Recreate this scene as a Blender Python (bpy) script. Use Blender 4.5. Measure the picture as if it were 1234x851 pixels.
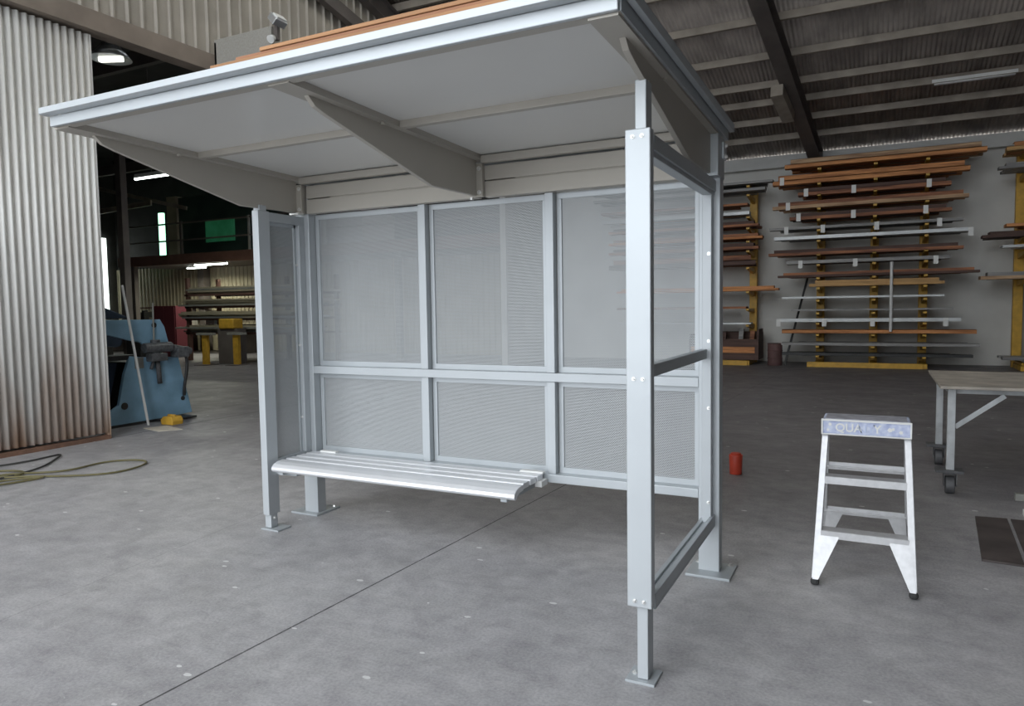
import bpy, bmesh, math, random
from mathutils import Vector, Matrix
random.seed(7)
for o in list(bpy.data.objects): bpy.data.objects.remove(o)
S = bpy.context.scene
COL = S.collection
# ---------------------------------------------------------------- camera
yaw, pit, rol = (math.radians(a) for a in (-26.737, -3.737, -0.9))
fwd = Vector((math.sin(yaw)*math.cos(pit), math.cos(yaw)*math.cos(pit), math.sin(pit)))
rt = Vector((math.cos(yaw), -math.sin(yaw), 0)); up = rt.cross(fwd)
R = rt*math.cos(rol)+up*math.sin(rol); U = up*math.cos(rol)-rt*math.sin(rol)
cd = bpy.data.cameras.new('camera'); cam = bpy.data.objects.new('camera', cd); COL.objects.link(cam)
M = Matrix((R, U, -fwd)).transposed().to_4x4(); M.translation = Vector((2.753, -3.847, 1.448))
cam.matrix_world = M
cd.sensor_fit = 'HORIZONTAL'; cd.sensor_width = 36; cd.lens = 36*869.05/1234; cd.clip_start = .05; cd.clip_end = 300
S.camera = cam
# ---------------------------------------------------------------- sky, daylight, exposure
w = bpy.data.worlds.new('World'); S.world = w; w.use_nodes = True
bg = w.node_tree.nodes['Background']; bg.inputs[0].default_value = (.90, .95, 1, 1); bg.inputs[1].default_value = 4.1
pl = bpy.data.lights.new('daylight_portal', 'AREA'); pl.shape = 'RECTANGLE'; pl.size = 8.6; pl.size_y = 9.3
po = bpy.data.objects.new('daylight_portal', pl); COL.objects.link(po); po.location = (-1.0, -7.0, 4.7)
po.rotation_euler = (math.radians(90), 0, 0); pl.cycles.is_portal = True
vs = S.view_settings; vs.view_transform = 'Standard'; vs.look = 'None'; vs.gamma = 1; vs.use_curve_mapping = False
vs.exposure = 0.12

# ---------------------------------------------------------------- materials
MATS = {}
def mat(name, c, rough=.5, metal=0., noise=0., scale=8., c2=None, bump=0., bscale=40., spec=.5, emit=None, stretch=None):
    if name in MATS: return MATS[name]
    m = bpy.data.materials.new(name); m.use_nodes = True; nt = m.node_tree; b = nt.nodes['Principled BSDF']
    b.inputs['Base Color'].default_value = (*c, 1); b.inputs['Roughness'].default_value = rough
    b.inputs['Metallic'].default_value = metal; b.inputs['Specular IOR Level'].default_value = spec
    tc = nt.nodes.new('ShaderNodeTexCoord'); mp = nt.nodes.new('ShaderNodeMapping')
    nt.links.new(tc.outputs['Object'], mp.inputs[0])
    if stretch: mp.inputs['Scale'].default_value = stretch
    n = nt.nodes.new('ShaderNodeTexNoise'); n.inputs['Scale'].default_value = scale; n.inputs['Detail'].default_value = 6
    nt.links.new(mp.outputs[0], n.inputs['Vector'])
    r = nt.nodes.new('ShaderNodeValToRGB'); r.color_ramp.elements[0].position = .35; r.color_ramp.elements[1].position = .65
    c2 = c2 or tuple(x*(1-noise) for x in c)
    r.color_ramp.elements[0].color = (*c2, 1); r.color_ramp.elements[1].color = (*c, 1)
    nt.links.new(n.outputs[0], r.inputs[0]); nt.links.new(r.outputs[0], b.inputs['Base Color'])
    if bump:
        n2 = nt.nodes.new('ShaderNodeTexNoise'); n2.inputs['Scale'].default_value = bscale
        nt.links.new(mp.outputs[0], n2.inputs['Vector'])
        bp = nt.nodes.new('ShaderNodeBump'); bp.inputs['Strength'].default_value = bump; bp.inputs['Distance'].default_value = .01
        nt.links.new(n2.outputs[0], bp.inputs['Height']); nt.links.new(bp.outputs[0], b.inputs['Normal'])
    if emit:
        b.inputs['Emission Color'].default_value = (*emit[0], 1); b.inputs['Emission Strength'].default_value = emit[1]
    MATS[name] = m; return m
silver = mat('silver_powder_coat', (.50, .53, .55), .42, .25, .05, 3)
silver_d = mat('silver_frame_coat', (.44, .47, .49), .45, .25, .05, 3)
beam_warmlit = mat('silver_coat_warm_bounce', (.45, .42, .37), .45, .15, .05, 3)  # shelter's silver coat with warm bounce light put into the colour
ceilm = mat('roof_lining_white', (.68, .67, .64), .28, .0, .03, 1.2)
alu = mat('anodised_aluminium', (.72, .74, .76), .28, .75, .06, 5)
bolt_m = mat('bolt_zinc', (.8, .8, .78), .3, .8)
bench_m = mat('bench_aluminium', (.84, .85, .87), .34, .45, .04, 5)
ladder_m = mat('ladder_aluminium', (.66, .66, .67), .38, .35, .12, 30)
cap_m = mat('ladder_cap_blue', (.36, .41, .62), .6, 0, .0, 30, c2=(.62, .66, .78))
captop_m = mat('ladder_cap_top', (.40, .40, .45), .6, 0, .3, 25)
black_m = mat('black_rubber', (.03, .03, .03), .7)
white_m = mat('white_paint', (.8, .8, .78), .5, 0, .1, 6)
tag_m = mat('paper_tag', (.85, .85, .82), .7)
galv = mat('weathered_corrugated', (.82, .82, .79), .5, .1, 0, 1.6, c2=(.70, .68, .64), stretch=(1, 1.5, .35))
rust = mat('rusty_bottom_rail', (.22, .12, .08), .8, 0, .4, 8)
nt = galv.node_tree; N = nt.nodes; L = nt.links; src = N['Principled BSDF'].inputs['Base Color'].links[0].from_socket
tc_ = N.new('ShaderNodeTexCoord'); sp_ = N.new('ShaderNodeSeparateXYZ'); L.new(tc_.outputs['Object'], sp_.inputs[0])
nz = N.new('ShaderNodeTexNoise'); nz.inputs['Scale'].default_value = 1.0; nz.inputs['Detail'].default_value = 6
mp_ = N.new('ShaderNodeMapping'); mp_.inputs['Scale'].default_value = (1, 4, .6); L.new(tc_.outputs['Object'], mp_.inputs[0]); L.new(mp_.outputs[0], nz.inputs['Vector'])
k1 = N.new('ShaderNodeMapRange'); L.new(sp_.outputs['Z'], k1.inputs[0]); k1.inputs[1].default_value = 1.5; k1.inputs[2].default_value = 0; k1.inputs[3].default_value = -.18; k1.inputs[4].default_value = .32
ad = N.new('ShaderNodeMath'); L.new(nz.outputs[0], ad.inputs[0]); L.new(k1.outputs[0], ad.inputs[1])
rp = N.new('ShaderNodeValToRGB'); rp.color_ramp.elements[0].position = .50; rp.color_ramp.elements[1].position = .85; L.new(ad.outputs[0], rp.inputs[0])
mx_ = N.new('ShaderNodeMix'); mx_.data_type = 'RGBA'; L.new(rp.outputs[0], mx_.inputs[0]); L.new(src, mx_.inputs[6]); mx_.inputs[7].default_value = (.40, .27, .19, 1)
L.new(mx_.outputs[2], N['Principled BSDF'].inputs['Base Color'])
header_m = mat('header_beam_paint', (.30, .245, .20), .7, 0, .2, 3)
clad_m = mat('upper_cladding', (.44, .40, .345), .6, 0, .18, 2)
boxm = mat('steel_box_paint', (.36, .345, .31), .7, 0, .15, 40)
roofm = mat('aged_roof_sheet', (.46, .41, .37), .8, 0, .35, 3, stretch=(1, .4, 1))
purlin_m = mat('purlin_paint', (.40, .35, .29), .65, 0, .35, 2.5)
rafter_m = mat('rafter_paint', (.15, .13, .12), .7, 0, .2, 3)
eave_m = mat('eave_beam_paint', (.55, .55, .53), .6, 0, .1, 3)
bwall_m = mat('back_wall_render', (.70, .695, .66), .85, 0, .2, .7, bump=.2)
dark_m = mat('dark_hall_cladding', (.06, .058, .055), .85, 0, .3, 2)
cream_m = mat('cream_cladding', (.46, .41, .30), .7, 0, .15, 2)
yel = mat('yellow_rack_paint', (.72, .42, .05), .5, 0, .25, 7)
bluem = mat('blue_machine_paint', (.25, .44, .60), .5, 0, .2, 4, bump=.1)
dkblue = mat('dark_blue_paint', (.05, .08, .13), .6, 0, .2, 4)
blackst = mat('oily_black_steel', (.045, .045, .045), .5, .3, .3, 20)
tablem = mat('bench_top_steel', (.50, .45, .39), .6, .2, .35, 5)
legm = mat('table_leg_steel', (.58, .60, .61), .5, .3, .25, 9)
castm = mat('castor_iron', (.14, .14, .145), .6, .3, .3, 20)
redm = mat('red_plastic', (.62, .07, .035), .45, 0, .1, 20)
drumm = mat('maroon_drum', (.15, .08, .075), .7, 0, .25, 8)
timb = [mat('timber_%s' % n, c, .75, 0, .35, 4, stretch=(.3, 6, 6)) for n, c in (('orange', (.44, .23, .11)), ('brown', (.36, .17, .09)), ('maroon', (.17, .055, .04)))]
stain = mat('dark_plate_steel', (.11, .09, .085), .55, .2, .4, 5)
hosem = mat('hose_green_yellow', (.17, .15, .065), .6, 0, .3, 3)
hosek = mat('hose_black', (.06, .06, .055), .6, 0, .3, 3)
glow = mat('fluorescent_glow', (.9, .95, .9), .5, emit=((.9, 1, .93), 9))
glowd = mat('lit_window_glow', (.9, .95, .9), .5, emit=((.9, 1, .95), 3.0))
greeng = mat('lit_green_glow', (.6, .95, .75), .5, emit=((.45, 1, .65), 2.2))
greenp = mat('green_office_panel', (.06, .10, .085), .35, 0, .5, 1.0)
redsteel = mat('red_oxide_beam', (.17, .09, .07), .7, 0, .2, 4)
maroonp = mat('maroon_cabinet', (.14, .03, .04), .6)
greysheet = mat('grey_sheet_stock', (.34, .34, .31), .55, .1, .25, 6)

def mesh_mat(name, axis):
    m = bpy.data.materials.new(name); m.use_nodes = True; nt = m.node_tree; N = nt.nodes; L = nt.links
    b = N['Principled BSDF']; b.inputs['Base Color'].default_value = (.50, .52, .53, 1); b.inputs['Roughness'].default_value = .5
    b.inputs['Metallic'].default_value = .15
    tc = N.new('ShaderNodeTexCoord'); sp = N.new('ShaderNodeSeparateXYZ'); L.new(tc.outputs['Object'], sp.inputs[0])
    def mt(op, a, bb=None, v=None):
        n = N.new('ShaderNodeMath'); n.operation = op
        for i, q in enumerate((a, bb)):
            if q is None: continue
            if isinstance(q, (int, float)): n.inputs[i].default_value = q
            else: L.new(q, n.inputs[i])
        return n.outputs[0]
    P = .0078
    a = mt('DIVIDE', sp.outputs[axis], P); c = mt('DIVIDE', sp.outputs['Z'], P*.866*2)
    def lat(off):
        fa = mt('SUBTRACT', mt('FRACT', mt('ADD', a, off+100.)), .5)
        fc = mt('MULTIPLY', mt('SUBTRACT', mt('FRACT', mt('ADD', c, off+100.)), .5), 1.732)
        return mt('SQRT', mt('ADD', mt('MULTIPLY', fa, fa), mt('MULTIPLY', fc, fc)))
    d = mt('MINIMUM', lat(0.), lat(.5)); hole = mt('LESS_THAN', d, .335)
    tr = N.new('ShaderNodeBsdfTransparent'); mx = N.new('ShaderNodeMixShader')
    L.new(hole, mx.inputs[0]); L.new(b.outputs[0], mx.inputs[1]); L.new(tr.outputs[0], mx.inputs[2])
    L.new(mx.outputs[0], N['Material Output'].inputs[0]); return m
meshX = mesh_mat('perforated_sheet_back', 'X'); meshY = mesh_mat('perforated_sheet_side', 'Y')

def floor_mat():
    m = bpy.data.materials.new('concrete_floor'); m.use_nodes = True; nt = m.node_tree; N = nt.nodes; L = nt.links
    b = N['Principled BSDF']; tc = N.new('ShaderNodeTexCoord'); sp = N.new('ShaderNodeSeparateXYZ'); L.new(tc.outputs['Object'], sp.inputs[0])
    def noise(s, det=6, dist=0., vec=None):
        n = N.new('ShaderNodeTexNoise'); n.inputs['Scale'].default_value = s; n.inputs['Detail'].default_value = det; n.inputs['Distortion'].default_value = dist
        L.new(vec or tc.outputs['Object'], n.inputs['Vector']); return n.outputs[0]
    def ramp(f, p0, c0, p1, c1):
        r = N.new('ShaderNodeValToRGB'); e = r.color_ramp.elements; e[0].position = p0; e[0].color = (*c0, 1); e[1].position = p1; e[1].color = (*c1, 1)
        L.new(f, r.inputs[0]); return r.outputs[0]
    def mul(a, bb, f=1.):
        x = N.new('ShaderNodeMix'); x.data_type = 'RGBA'; x.blend_type = 'MULTIPLY'; x.inputs[0].default_value = f
        L.new(a, x.inputs[6]); L.new(bb, x.inputs[7]); return x.outputs[2]
    def mt(op, a, bb=None):
        n = N.new('ShaderNodeMath'); n.operation = op
        for i, q in enumerate((a, bb)):
            if q is None: continue
            if isinstance(q, (int, float)): n.inputs[i].default_value = q
            else: L.new(q, n.inputs[i])
        return n.outputs[0]
    c = ramp(noise(.7, 8, .4), .3, (.43, .42, .43), .7, (.54, .53, .53))
    c = mul(c, ramp(noise(3.2, 8, .8), .3, (.80, .80, .80), .65, (1, 1, 1)))
    mp = N.new('ShaderNodeMapping'); L.new(tc.outputs['Object'], mp.inputs[0]); mp.inputs['Scale'].default_value = (1.6, 9, 1); mp.inputs['Rotation'].default_value = (0, 0, .5)
    c = mul(c, ramp(noise(1.2, 7, 1.2, mp.outputs[0]),   .38, (.93, .93, .94), .6, (1, 1, 1)))
    c = mul(c, ramp(noise(75, 4), .35, (.80, .80, .81), .6, (1, 1, 1)))
    c = mul(c, ramp(noise(9, 9, .5), .3, (.82, .81, .82), .6, (1, 1, 1)))
    # slab gets darker towards the back, with an uneven edge
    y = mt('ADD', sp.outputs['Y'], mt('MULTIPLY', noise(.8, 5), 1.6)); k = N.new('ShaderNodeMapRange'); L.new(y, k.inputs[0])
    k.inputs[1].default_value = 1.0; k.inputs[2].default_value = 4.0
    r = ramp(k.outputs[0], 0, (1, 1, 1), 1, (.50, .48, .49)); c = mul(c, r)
    # saw-cut joints
    def joint(x0, s, wd):
        d = mt('ABSOLUTE', mt('SUBTRACT', mt('SUBTRACT', sp.outputs['X'], mt('MULTIPLY', sp.outputs['Y'], s)), x0))
        wob = mt('ADD', d, mt('MULTIPLY', mt('SUBTRACT', noise(14, 2), .5), .006))
        return mt('LESS_THAN', wob, wd)
    j = mt('MAXIMUM', joint(.467, .05, .005), mt('MULTIPLY', joint(-1.15, -.115, .003), .35))
    th = mt('LESS_THAN', mt('ABSOLUTE', mt('ADD', sp.outputs['X'], 5.1)), .018)
    j = mt('MAXIMUM', j, mt('MULTIPLY', th, .7))
    x = N.new('ShaderNodeMix'); x.data_type = 'RGBA'; L.new(j, x.inputs[0]); L.new(c, x.inputs[6]); x.inputs[7].default_value = (.05, .048, .05, 1); c = x.outputs[2]
    # pale chips and scratches
    sc = ramp(noise(26, 2, 3., mp.outputs[0]), .665, (0, 0, 0), .69, (.75, .75, .75))
    x = N.new('ShaderNodeMix'); x.data_type = 'RGBA'; L.new(sc, x.inputs[0]); L.new(c, x.inputs[6]); x.inputs[7].default_value = (.66, .66, .66, 1); c = x.outputs[2]
    vo = N.new('ShaderNodeTexVoronoi'); vo.inputs['Scale'].default_value = 3.2; m2 = N.new('ShaderNodeMapping'); m2.inputs['Scale'].default_value = (1, 1.7, 1); m2.inputs['Rotation'].default_value = (0, 0, .9)
    L.new(tc.outputs['Object'], m2.inputs[0]); L.new(m2.outputs[0], vo.inputs['Vector'])
    chip = mt('MULTIPLY', mt('LESS_THAN', mt('ADD', vo.outputs['Distance'], mt('MULTIPLY', noise(40, 2), .06)), .092), .85)
    x = N.new('ShaderNodeMix'); x.data_type = 'RGBA'; L.new(chip, x.inputs[0]); L.new(c, x.inputs[6]); x.inputs[7].default_value = (.72, .72, .71, 1); c = x.outputs[2]
    L.new(c, b.inputs['Base Color'])
    rr = ramp(noise(2.2, 5), .3, (.42, .42, .42), .7, (.62, .62, .62)); L.new(rr, b.inputs['Roughness'])
    bp = N.new('ShaderNodeBump'); bp.inputs['Strength'].default_value = .25; bp.inputs['Distance'].default_value = .004
    L.new(noise(35, 6), bp.inputs['Height']); L.new(bp.outputs[0], b.inputs['Normal']); return m
floorm = floor_mat()

# ---------------------------------------------------------------- mesh helpers
class MB:
    def __init__(s): s.bm = bmesh.new()
    def box(s, x0, x1, y0, y1, z0, z1):
        v = [s.bm.verts.new((x, y, z)) for x in (x0, x1) for y in (y0, y1) for z in (z0, z1)]
        for f in ((0, 1, 3, 2), (4, 6, 7, 5), (0, 4, 5, 1), (2, 3, 7, 6), (0, 2, 6, 4), (1, 5, 7, 3)): s.bm.faces.new([v[i] for i in f])
        return s
    def bar(s, a, b, wx, wy, side=(1, 0, 0)):
        a, b = Vector(a), Vector(b); d = (b-a).normalized(); sx = Vector(side); sx = (sx-d*sx.dot(d)).normalized(); sy = d.cross(sx)
        v = [s.bm.verts.new(p+sx*i*wx/2+sy*j*wy/2) for p in (a, b) for i, j in ((-1, -1), (1, -1), (1, 1), (-1, 1))]
        for f in ((3, 2, 1, 0), (4, 5, 6, 7), (0, 1, 5, 4), (1, 2, 6, 5), (2, 3, 7, 6), (3, 0, 4, 7)): s.bm.faces.new([v[i] for i in f])
        return s
    def prism(s, pts, axis, a, b):      # polygon in the two other axes, extruded along axis
        def P(p, t): return {'x': (t, p[0], p[1]), 'y': (p[0], t, p[1]), 'z': (p[0], p[1], t)}[axis]
        A = [s.bm.verts.new(P(p, a)) for p in pts]; B = [s.bm.verts.new(P(p, b)) for p in pts]
        s.bm.faces.new(A[::-1]); s.bm.faces.new(B); n = len(pts)
        for i in range(n): s.bm.faces.new((A[i], A[(i+1) % n], B[(i+1) % n], B[i]))
        return s
    def cyl(s, a, b, r, r2=None, n=16):
        a, b = Vector(a), Vector(b); d = (b-a).normalized(); t = Vector((0, 0, 1)) if abs(d.z) < .9 else Vector((1, 0, 0))
        u = d.cross(t).normalized(); v = d.cross(u); r2 = r if r2 is None else r2
        A = [s.bm.verts.new(a+(u*math.cos(k*2*math.pi/n)+v*math.sin(k*2*math.pi/n))*r) for k in range(n)]
        B = [s.bm.verts.new(b+(u*math.cos(k*2*math.pi/n)+v*math.sin(k*2*math.pi/n))*r2) for k in range(n)]
        s.bm.faces.new(A[::-1]); s.bm.faces.new(B)
        for i in range(n): s.bm.faces.new((A[i], A[(i+1) % n], B[(i+1) % n], B[i]))
        return s
    def build(s, name, m, parent=None, bev=0., smooth=False):
        bmesh.ops.recalc_face_normals(s.bm, faces=s.bm.faces)
        me = bpy.data.meshes.new(name); s.bm.to_mesh(me); s.bm.free(); me.materials.append(m)
        o = bpy.data.objects.new(name, me); COL.objects.link(o)
        if parent:
            o.parent = parent; o.matrix_parent_inverse = Matrix.Translation(-abs_loc(parent))
        if bev:
            bv = o.modifiers.new('bevel', 'BEVEL'); bv.width = bev; bv.segments = 2; bv.limit_method = 'ANGLE'
        if smooth:
            for p in me.polygons: p.use_smooth = len(p.vertices) == 4
        return o
def abs_loc(o):      # every mesh is modelled in world metres, only the top-level Empties are offset
    return o.location.copy() if o.type == 'EMPTY' else Vector((0, 0, 0))
def tag(o, label=None, cat=None, group=None, kind=None):
    for k, v in (('label', label), ('category', cat), ('group', group), ('kind', kind)):
        if v: o[k] = v
    return o
def empty(name, loc, label, cat, group=None):
    o = bpy.data.objects.new(name, None); COL.objects.link(o); o.location = loc; o.empty_display_size = .1
    return tag(o, label, cat, group)
def struct(o): o['kind'] = 'structure'; return o
def tube(name, pts, r, m, parent=None, cyclic=False):
    c = bpy.data.curves.new(name, 'CURVE'); c.dimensions = '3D'; c.bevel_depth = r; c.bevel_resolution = 2; c.resolution_u = 8
    sp = c.splines.new('NURBS'); sp.points.add(len(pts)-1); sp.use_endpoint_u = True; sp.order_u = 4
    for p, q in zip(sp.points, pts): p.co = (*q, 1)
    o = bpy.data.objects.new(name, c); COL.objects.link(o); c.materials.append(m)
    dg = bpy.context.evaluated_depsgraph_get(); me = bpy.data.meshes.new_from_object(o.evaluated_get(dg)); bpy.data.objects.remove(o)
    me.name = name; o = bpy.data.objects.new(name, me); COL.objects.link(o)
    for p in me.polygons: p.use_smooth = True
    if parent: o.parent = parent; o.matrix_parent_inverse = Matrix.Translation(-abs_loc(parent))
    return o
def profile_sheet(name, m, along, f, n, t0, t1, e, thick=.0015, parent=None):
    """sheet whose section f(t) waves along one axis; e(t) gives the two end points offset"""
    bm = bmesh.new(); prev = None
    for i in range(n+1):
        t = t0+(t1-t0)*i/n; a, b = e(t, f(t)); va, vb = bm.verts.new(a), bm.verts.new(b)
        if prev: bm.faces.new((prev[0], va, vb, prev[1]))
        prev = (va, vb)
    me = bpy.data.meshes.new(name); bm.to_mesh(me); bm.free(); me.materials.append(m)
    for p in me.polygons: p.use_smooth = along
    o = bpy.data.objects.new(name, me); COL.objects.link(o)
    if parent: o.parent = parent; o.matrix_parent_inverse = Matrix.Translation(-abs_loc(parent))
    s = o.modifiers.new('thickness', 'SOLIDIFY'); s.thickness = thick; return o

# ---------------------------------------------------------------- building shell
EY, EZ, SL = 14.7, 5.0, .24
def rz(y): return EZ+SL*(EY-y)
brick_m = mat('dark_side_wall', (.20, .19, .18), .85, 0, .2, 1)
struct(MB().box(-26, 13, -7.6, 16, -.15, 0).build('floor', floorm))
ground_m = mat('yard_concrete', (.42, .42, .42), .9, 0, .2, .5)
struct(MB().box(-40, 40, -60, -7.6, -.15, -.01).build('ground', ground_m))
struct(MB().box(-5.3, 13, EY, EY+.2, 0, 4.94).build('wall_back', bwall_m))
struct(MB().box(3.3, 11.9, -7.2, -7, 0, 10.4).build('added_wall_front', brick_m))  # unseen wall, added to narrow the opening and cut light from the right
struct(MB().box(11.7, 11.9, -7, EY, 0, 10.3).build('wall_right', brick_m))
# main roof : fine corrugations run down the slope
AM, PT = .016, .0762
def roof_sheet(name, x0, x1, y0, y1):
    return struct(profile_sheet(name, roofm, True, lambda t: AM*math.cos(2*math.pi*t/PT), int((x1-x0)/PT*8), x0, x1,
        lambda t, h: ((t, y0, rz(y0)+h+AM), (t, y1, rz(y1)+h+AM)), .002))
roof_sheet('ceiling', -5.3, 12, 7.6, 15.1); roof_sheet('ceiling_front', -5.3, 12, -7, 1.4)
for i, (xa, xb) in enumerate(((-5.3, -3.6), (-1.8, -.1), (1.7, 12))): roof_sheet('ceiling_strip', xa, xb, 1.4, 7.6)
def added_skylight():
    m = bpy.data.materials.new('added_skylight_clear'); m.use_nodes = True; nt = m.node_tree
    t = nt.nodes.new('ShaderNodeBsdfTransparent'); t.inputs[0].default_value = (.95, .93, .88, 1)
    g = nt.nodes['Principled BSDF']; g.inputs['Base Color'].default_value = (.8, .8, .75, 1); x = nt.nodes.new('ShaderNodeMixShader'); x.inputs[0].default_value = .25
    nt.links.new(t.outputs[0], x.inputs[1]); nt.links.new(g.outputs[0], x.inputs[2]); nt.links.new(x.outputs[0], nt.nodes['Material Output'].inputs[0]); return m
rl = added_skylight()
for i, (xa, xb) in enumerate(((-3.6, -1.8), (-.1, 1.7))):
    struct(MB().prism([(1.35, rz(1.35)), (7.65, rz(7.65)), (7.65, rz(7.65)+.006), (1.35, rz(1.35)+.006)], 'x', xa, xb).build('window_%d' % (i+2), rl))  # unseen skylights, added to brighten the floor and back wall
# wall above the side opening : ribbed cladding
def rib(t, p=.19, w=.045, h=.03):
    q = (t % p)
    return h if q < w*.6 else (h*(1-(q-w*.6)/(w*.2)) if q < w*.8 else (0 if q < p-w*.2 else h*(q-p+w*.2)/(w*.2)))
struct(profile_sheet('wall_left', clad_m, False, rib, 2000, -7, 14.7, lambda t, h: ((-5.12+h, t, 4.7), (-5.12+h, t, rz(t)+.05)), .002))
struct(MB().box(-5.22, -5.0, -7, EY, 4.56, 4.78).build('trim_1', header_m, bev=.004))
struct(MB().box(-5.3, -5.15, 11.6, EY, 0, 4.6).build('wall_left_pier', bwall_m))
# sliding corrugated door
d = struct(profile_sheet('door_1', galv, True, lambda t: .018*math.cos(2*math.pi*t/.082), 800, -5.4, 1.40,
     lambda t, h: ((-5.1+h, t, .07), (-5.1+h, t, 4.53)), .0015))
MB().box(-5.14, -5.06, -5.4, 1.40, .0, .045).build('bottom_rail', rust, d)
MB().box(-5.16, -5.085, 1.395, 1.425, .0, 4.53).build('edge_strip', galv, d)
MB().box(-5.20, -5.125, -5.4, 1.40, 2.2, 2.28).build('door_rail', galv, d)
struct(MB().box(-5.3, -5.2, -7, -5.4, 0, 4.6).build('wall_left_front', bwall_m))
# purlins and rafters of the main roof
py = [14.53, 13.73, 12.9, 12.1, 11.41, 10.42, 9.31, 8.2, 7.05, 5.9, 4.75, 3.6, 2.4]
for i, y in enumerate(py):
    z = rz(y); b = MB()
    if i == 0:
        b.box(-5, 11.7, y-.03, EY, 4.62, 4.90)
        struct(b.build('trim_2', eave_m, bev=.004)); continue
    b.box(-5, 11.7, y-.03, y-.024, z-.135, z-.01); b.box(-5, 11.7, y-.03, y+.04, z-.141, z-.135)
    struct(b.build('trim_%d' % (i+2), purlin_m))
def rafter(n, xa, xb, y0, y1, dz=.15, w=.26, h=.32):
    b = MB(); za, zb = rz(y0)-dz, rz(y1)-dz
    b.bar((xa, y0, za-h), (xb, y1, zb-h), w, .02); b.bar((xa, y0, za), (xb, y1, zb), w, .02); b.bar((xa, y0, za-h/2), (xb, y1, zb-h/2), .014, h)
    return struct(b.build('trim_%d' % n, rafter_m))
r = rafter(20, .25, 1.50, -3, 14.5)
MB().bar((1.06, 10.6, rz(10.6)-.62), (1.16, 11.7, rz(11.7)-.62), .22, .22).build('haunch', purlin_m, r, .003)
rafter(21, -4.98, -4.98, -3, 14.5, w=.16, h=.3); rafter(22, 7.6, 8.0, -3, 14.5)
struct(MB().box(1.40, 1.62, 14.3, 14.68, 4.3, 4.86).build('trim_23', rafter_m, bev=.004))
struct(MB().bar((-4.98, 2.6, 6.82), (-4.98, 8.0, 5.72), .12, .20).build('trim_24', rafter_m))
# protruding girder stub above the opening, with a floodlight
b = MB().box(-5.0, -4.0, 3.05, 3.09, 4.50, 4.965); b.box(-5.0, -4.0, 3.05, 3.75, 4.50, 4.53); b.box(-5.0, -4.96, 3.05, 3.75, 4.5, 4.93); b.box(-4.04, -4.0, 3.05, 3.75, 4.5, 4.6)
struct(b.build('trim_25', boxm, bev=.004))
fl = empty('floodlight', (-3.95, 3.12, 4.965), 'small metal floodlight on the end of the grey beam above the side opening', 'floodlight')
MB().box(-4.0, -3.94, 3.09, 3.14, 4.80, 4.985).build('bracket', rafter_m, fl)
MB().bar((-3.97, 3.10, 5.0), (-3.90, 3.10, 5.06), .2, .13, (0, 1, 0)).build('lamp_housing', alu, fl, .008)
MB().bar((-3.90, 3.10, 5.055), (-3.885, 3.10, 5.07), .16, .1, (0, 1, 0)).build('lens', white_m, fl)
MB().cyl((-3.97, 3.06, 4.82), (-3.97, 3.0, 4.78), .035, .05).build('sensor', white_m, fl, smooth=True)
# ceiling batten light (switched off)
bl = empty('batten_light', (4.28, 12.1, 5.5), 'long pale fluorescent batten fitting hanging under the roof purlins at right', 'ceiling light')
MB().box(3.64, 4.98, 12.05, 12.15, 5.49, 5.55).build('fitting', white_m, bl, .005)
MB().cyl((3.68, 12.07, 5.465), (4.94, 12.07, 5.465), .014).build('tube', white_m, bl, smooth=True)
MB().cyl((3.68, 12.13, 5.465), (4.94, 12.13, 5.465), .014).build('tube', white_m, bl, smooth=True)
for x in (3.8, 4.8): MB().cyl((x, 12.1, 5.54), (x, 12.1, 5.76), .008).build('hanger', rafter_m, bl)

# ---------------------------------------------------------------- left hall shell
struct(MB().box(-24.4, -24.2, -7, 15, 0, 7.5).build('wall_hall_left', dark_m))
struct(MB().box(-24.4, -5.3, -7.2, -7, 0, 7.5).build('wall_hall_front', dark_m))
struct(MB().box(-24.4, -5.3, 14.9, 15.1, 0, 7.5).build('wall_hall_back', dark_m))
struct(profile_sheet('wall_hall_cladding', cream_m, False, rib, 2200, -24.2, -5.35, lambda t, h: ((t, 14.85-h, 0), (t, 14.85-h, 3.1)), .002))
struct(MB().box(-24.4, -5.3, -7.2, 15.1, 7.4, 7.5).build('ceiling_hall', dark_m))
for i, y in enumerate((5.5, 8.5, 11.5)):
    struct(MB().box(-24.2, -5.3, y, y+.12, 6.1-.1*i, 6.4-.1*i).build('trim_%d' % (30+i), rafter_m))
struct(MB().bar((-23, 12.2, 6.1), (-16.8, 12.2, 4.7), .06, .12, (0, 1, 0)).build('trim_33', purlin_m))
struct(MB().bar((-24, 12.0, 4.75), (-18.2, 12.0, 4.95), .06, .16, (0, 1, 0)).build('trim_34', purlin_m))
struct(MB().box(-17.08, -16.84, 10.0, 10.2, 0, 7.4).build('trim_35', rafter_m, bev=.01))
struct(MB().box(-19.2, -18.9, 14.5, 14.8, 0, 3.3).build('trim_36', rafter_m, bev=.01))
wn = struct(MB().box(-24.18, -24.12, 13.95, 14.42, 0.9, 4.33).build('window_1', glowd))
MB().box(-24.14, -24.08, 13.85, 13.95, .8, 4.4).build('window_frame', dark_m, wn)

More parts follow.
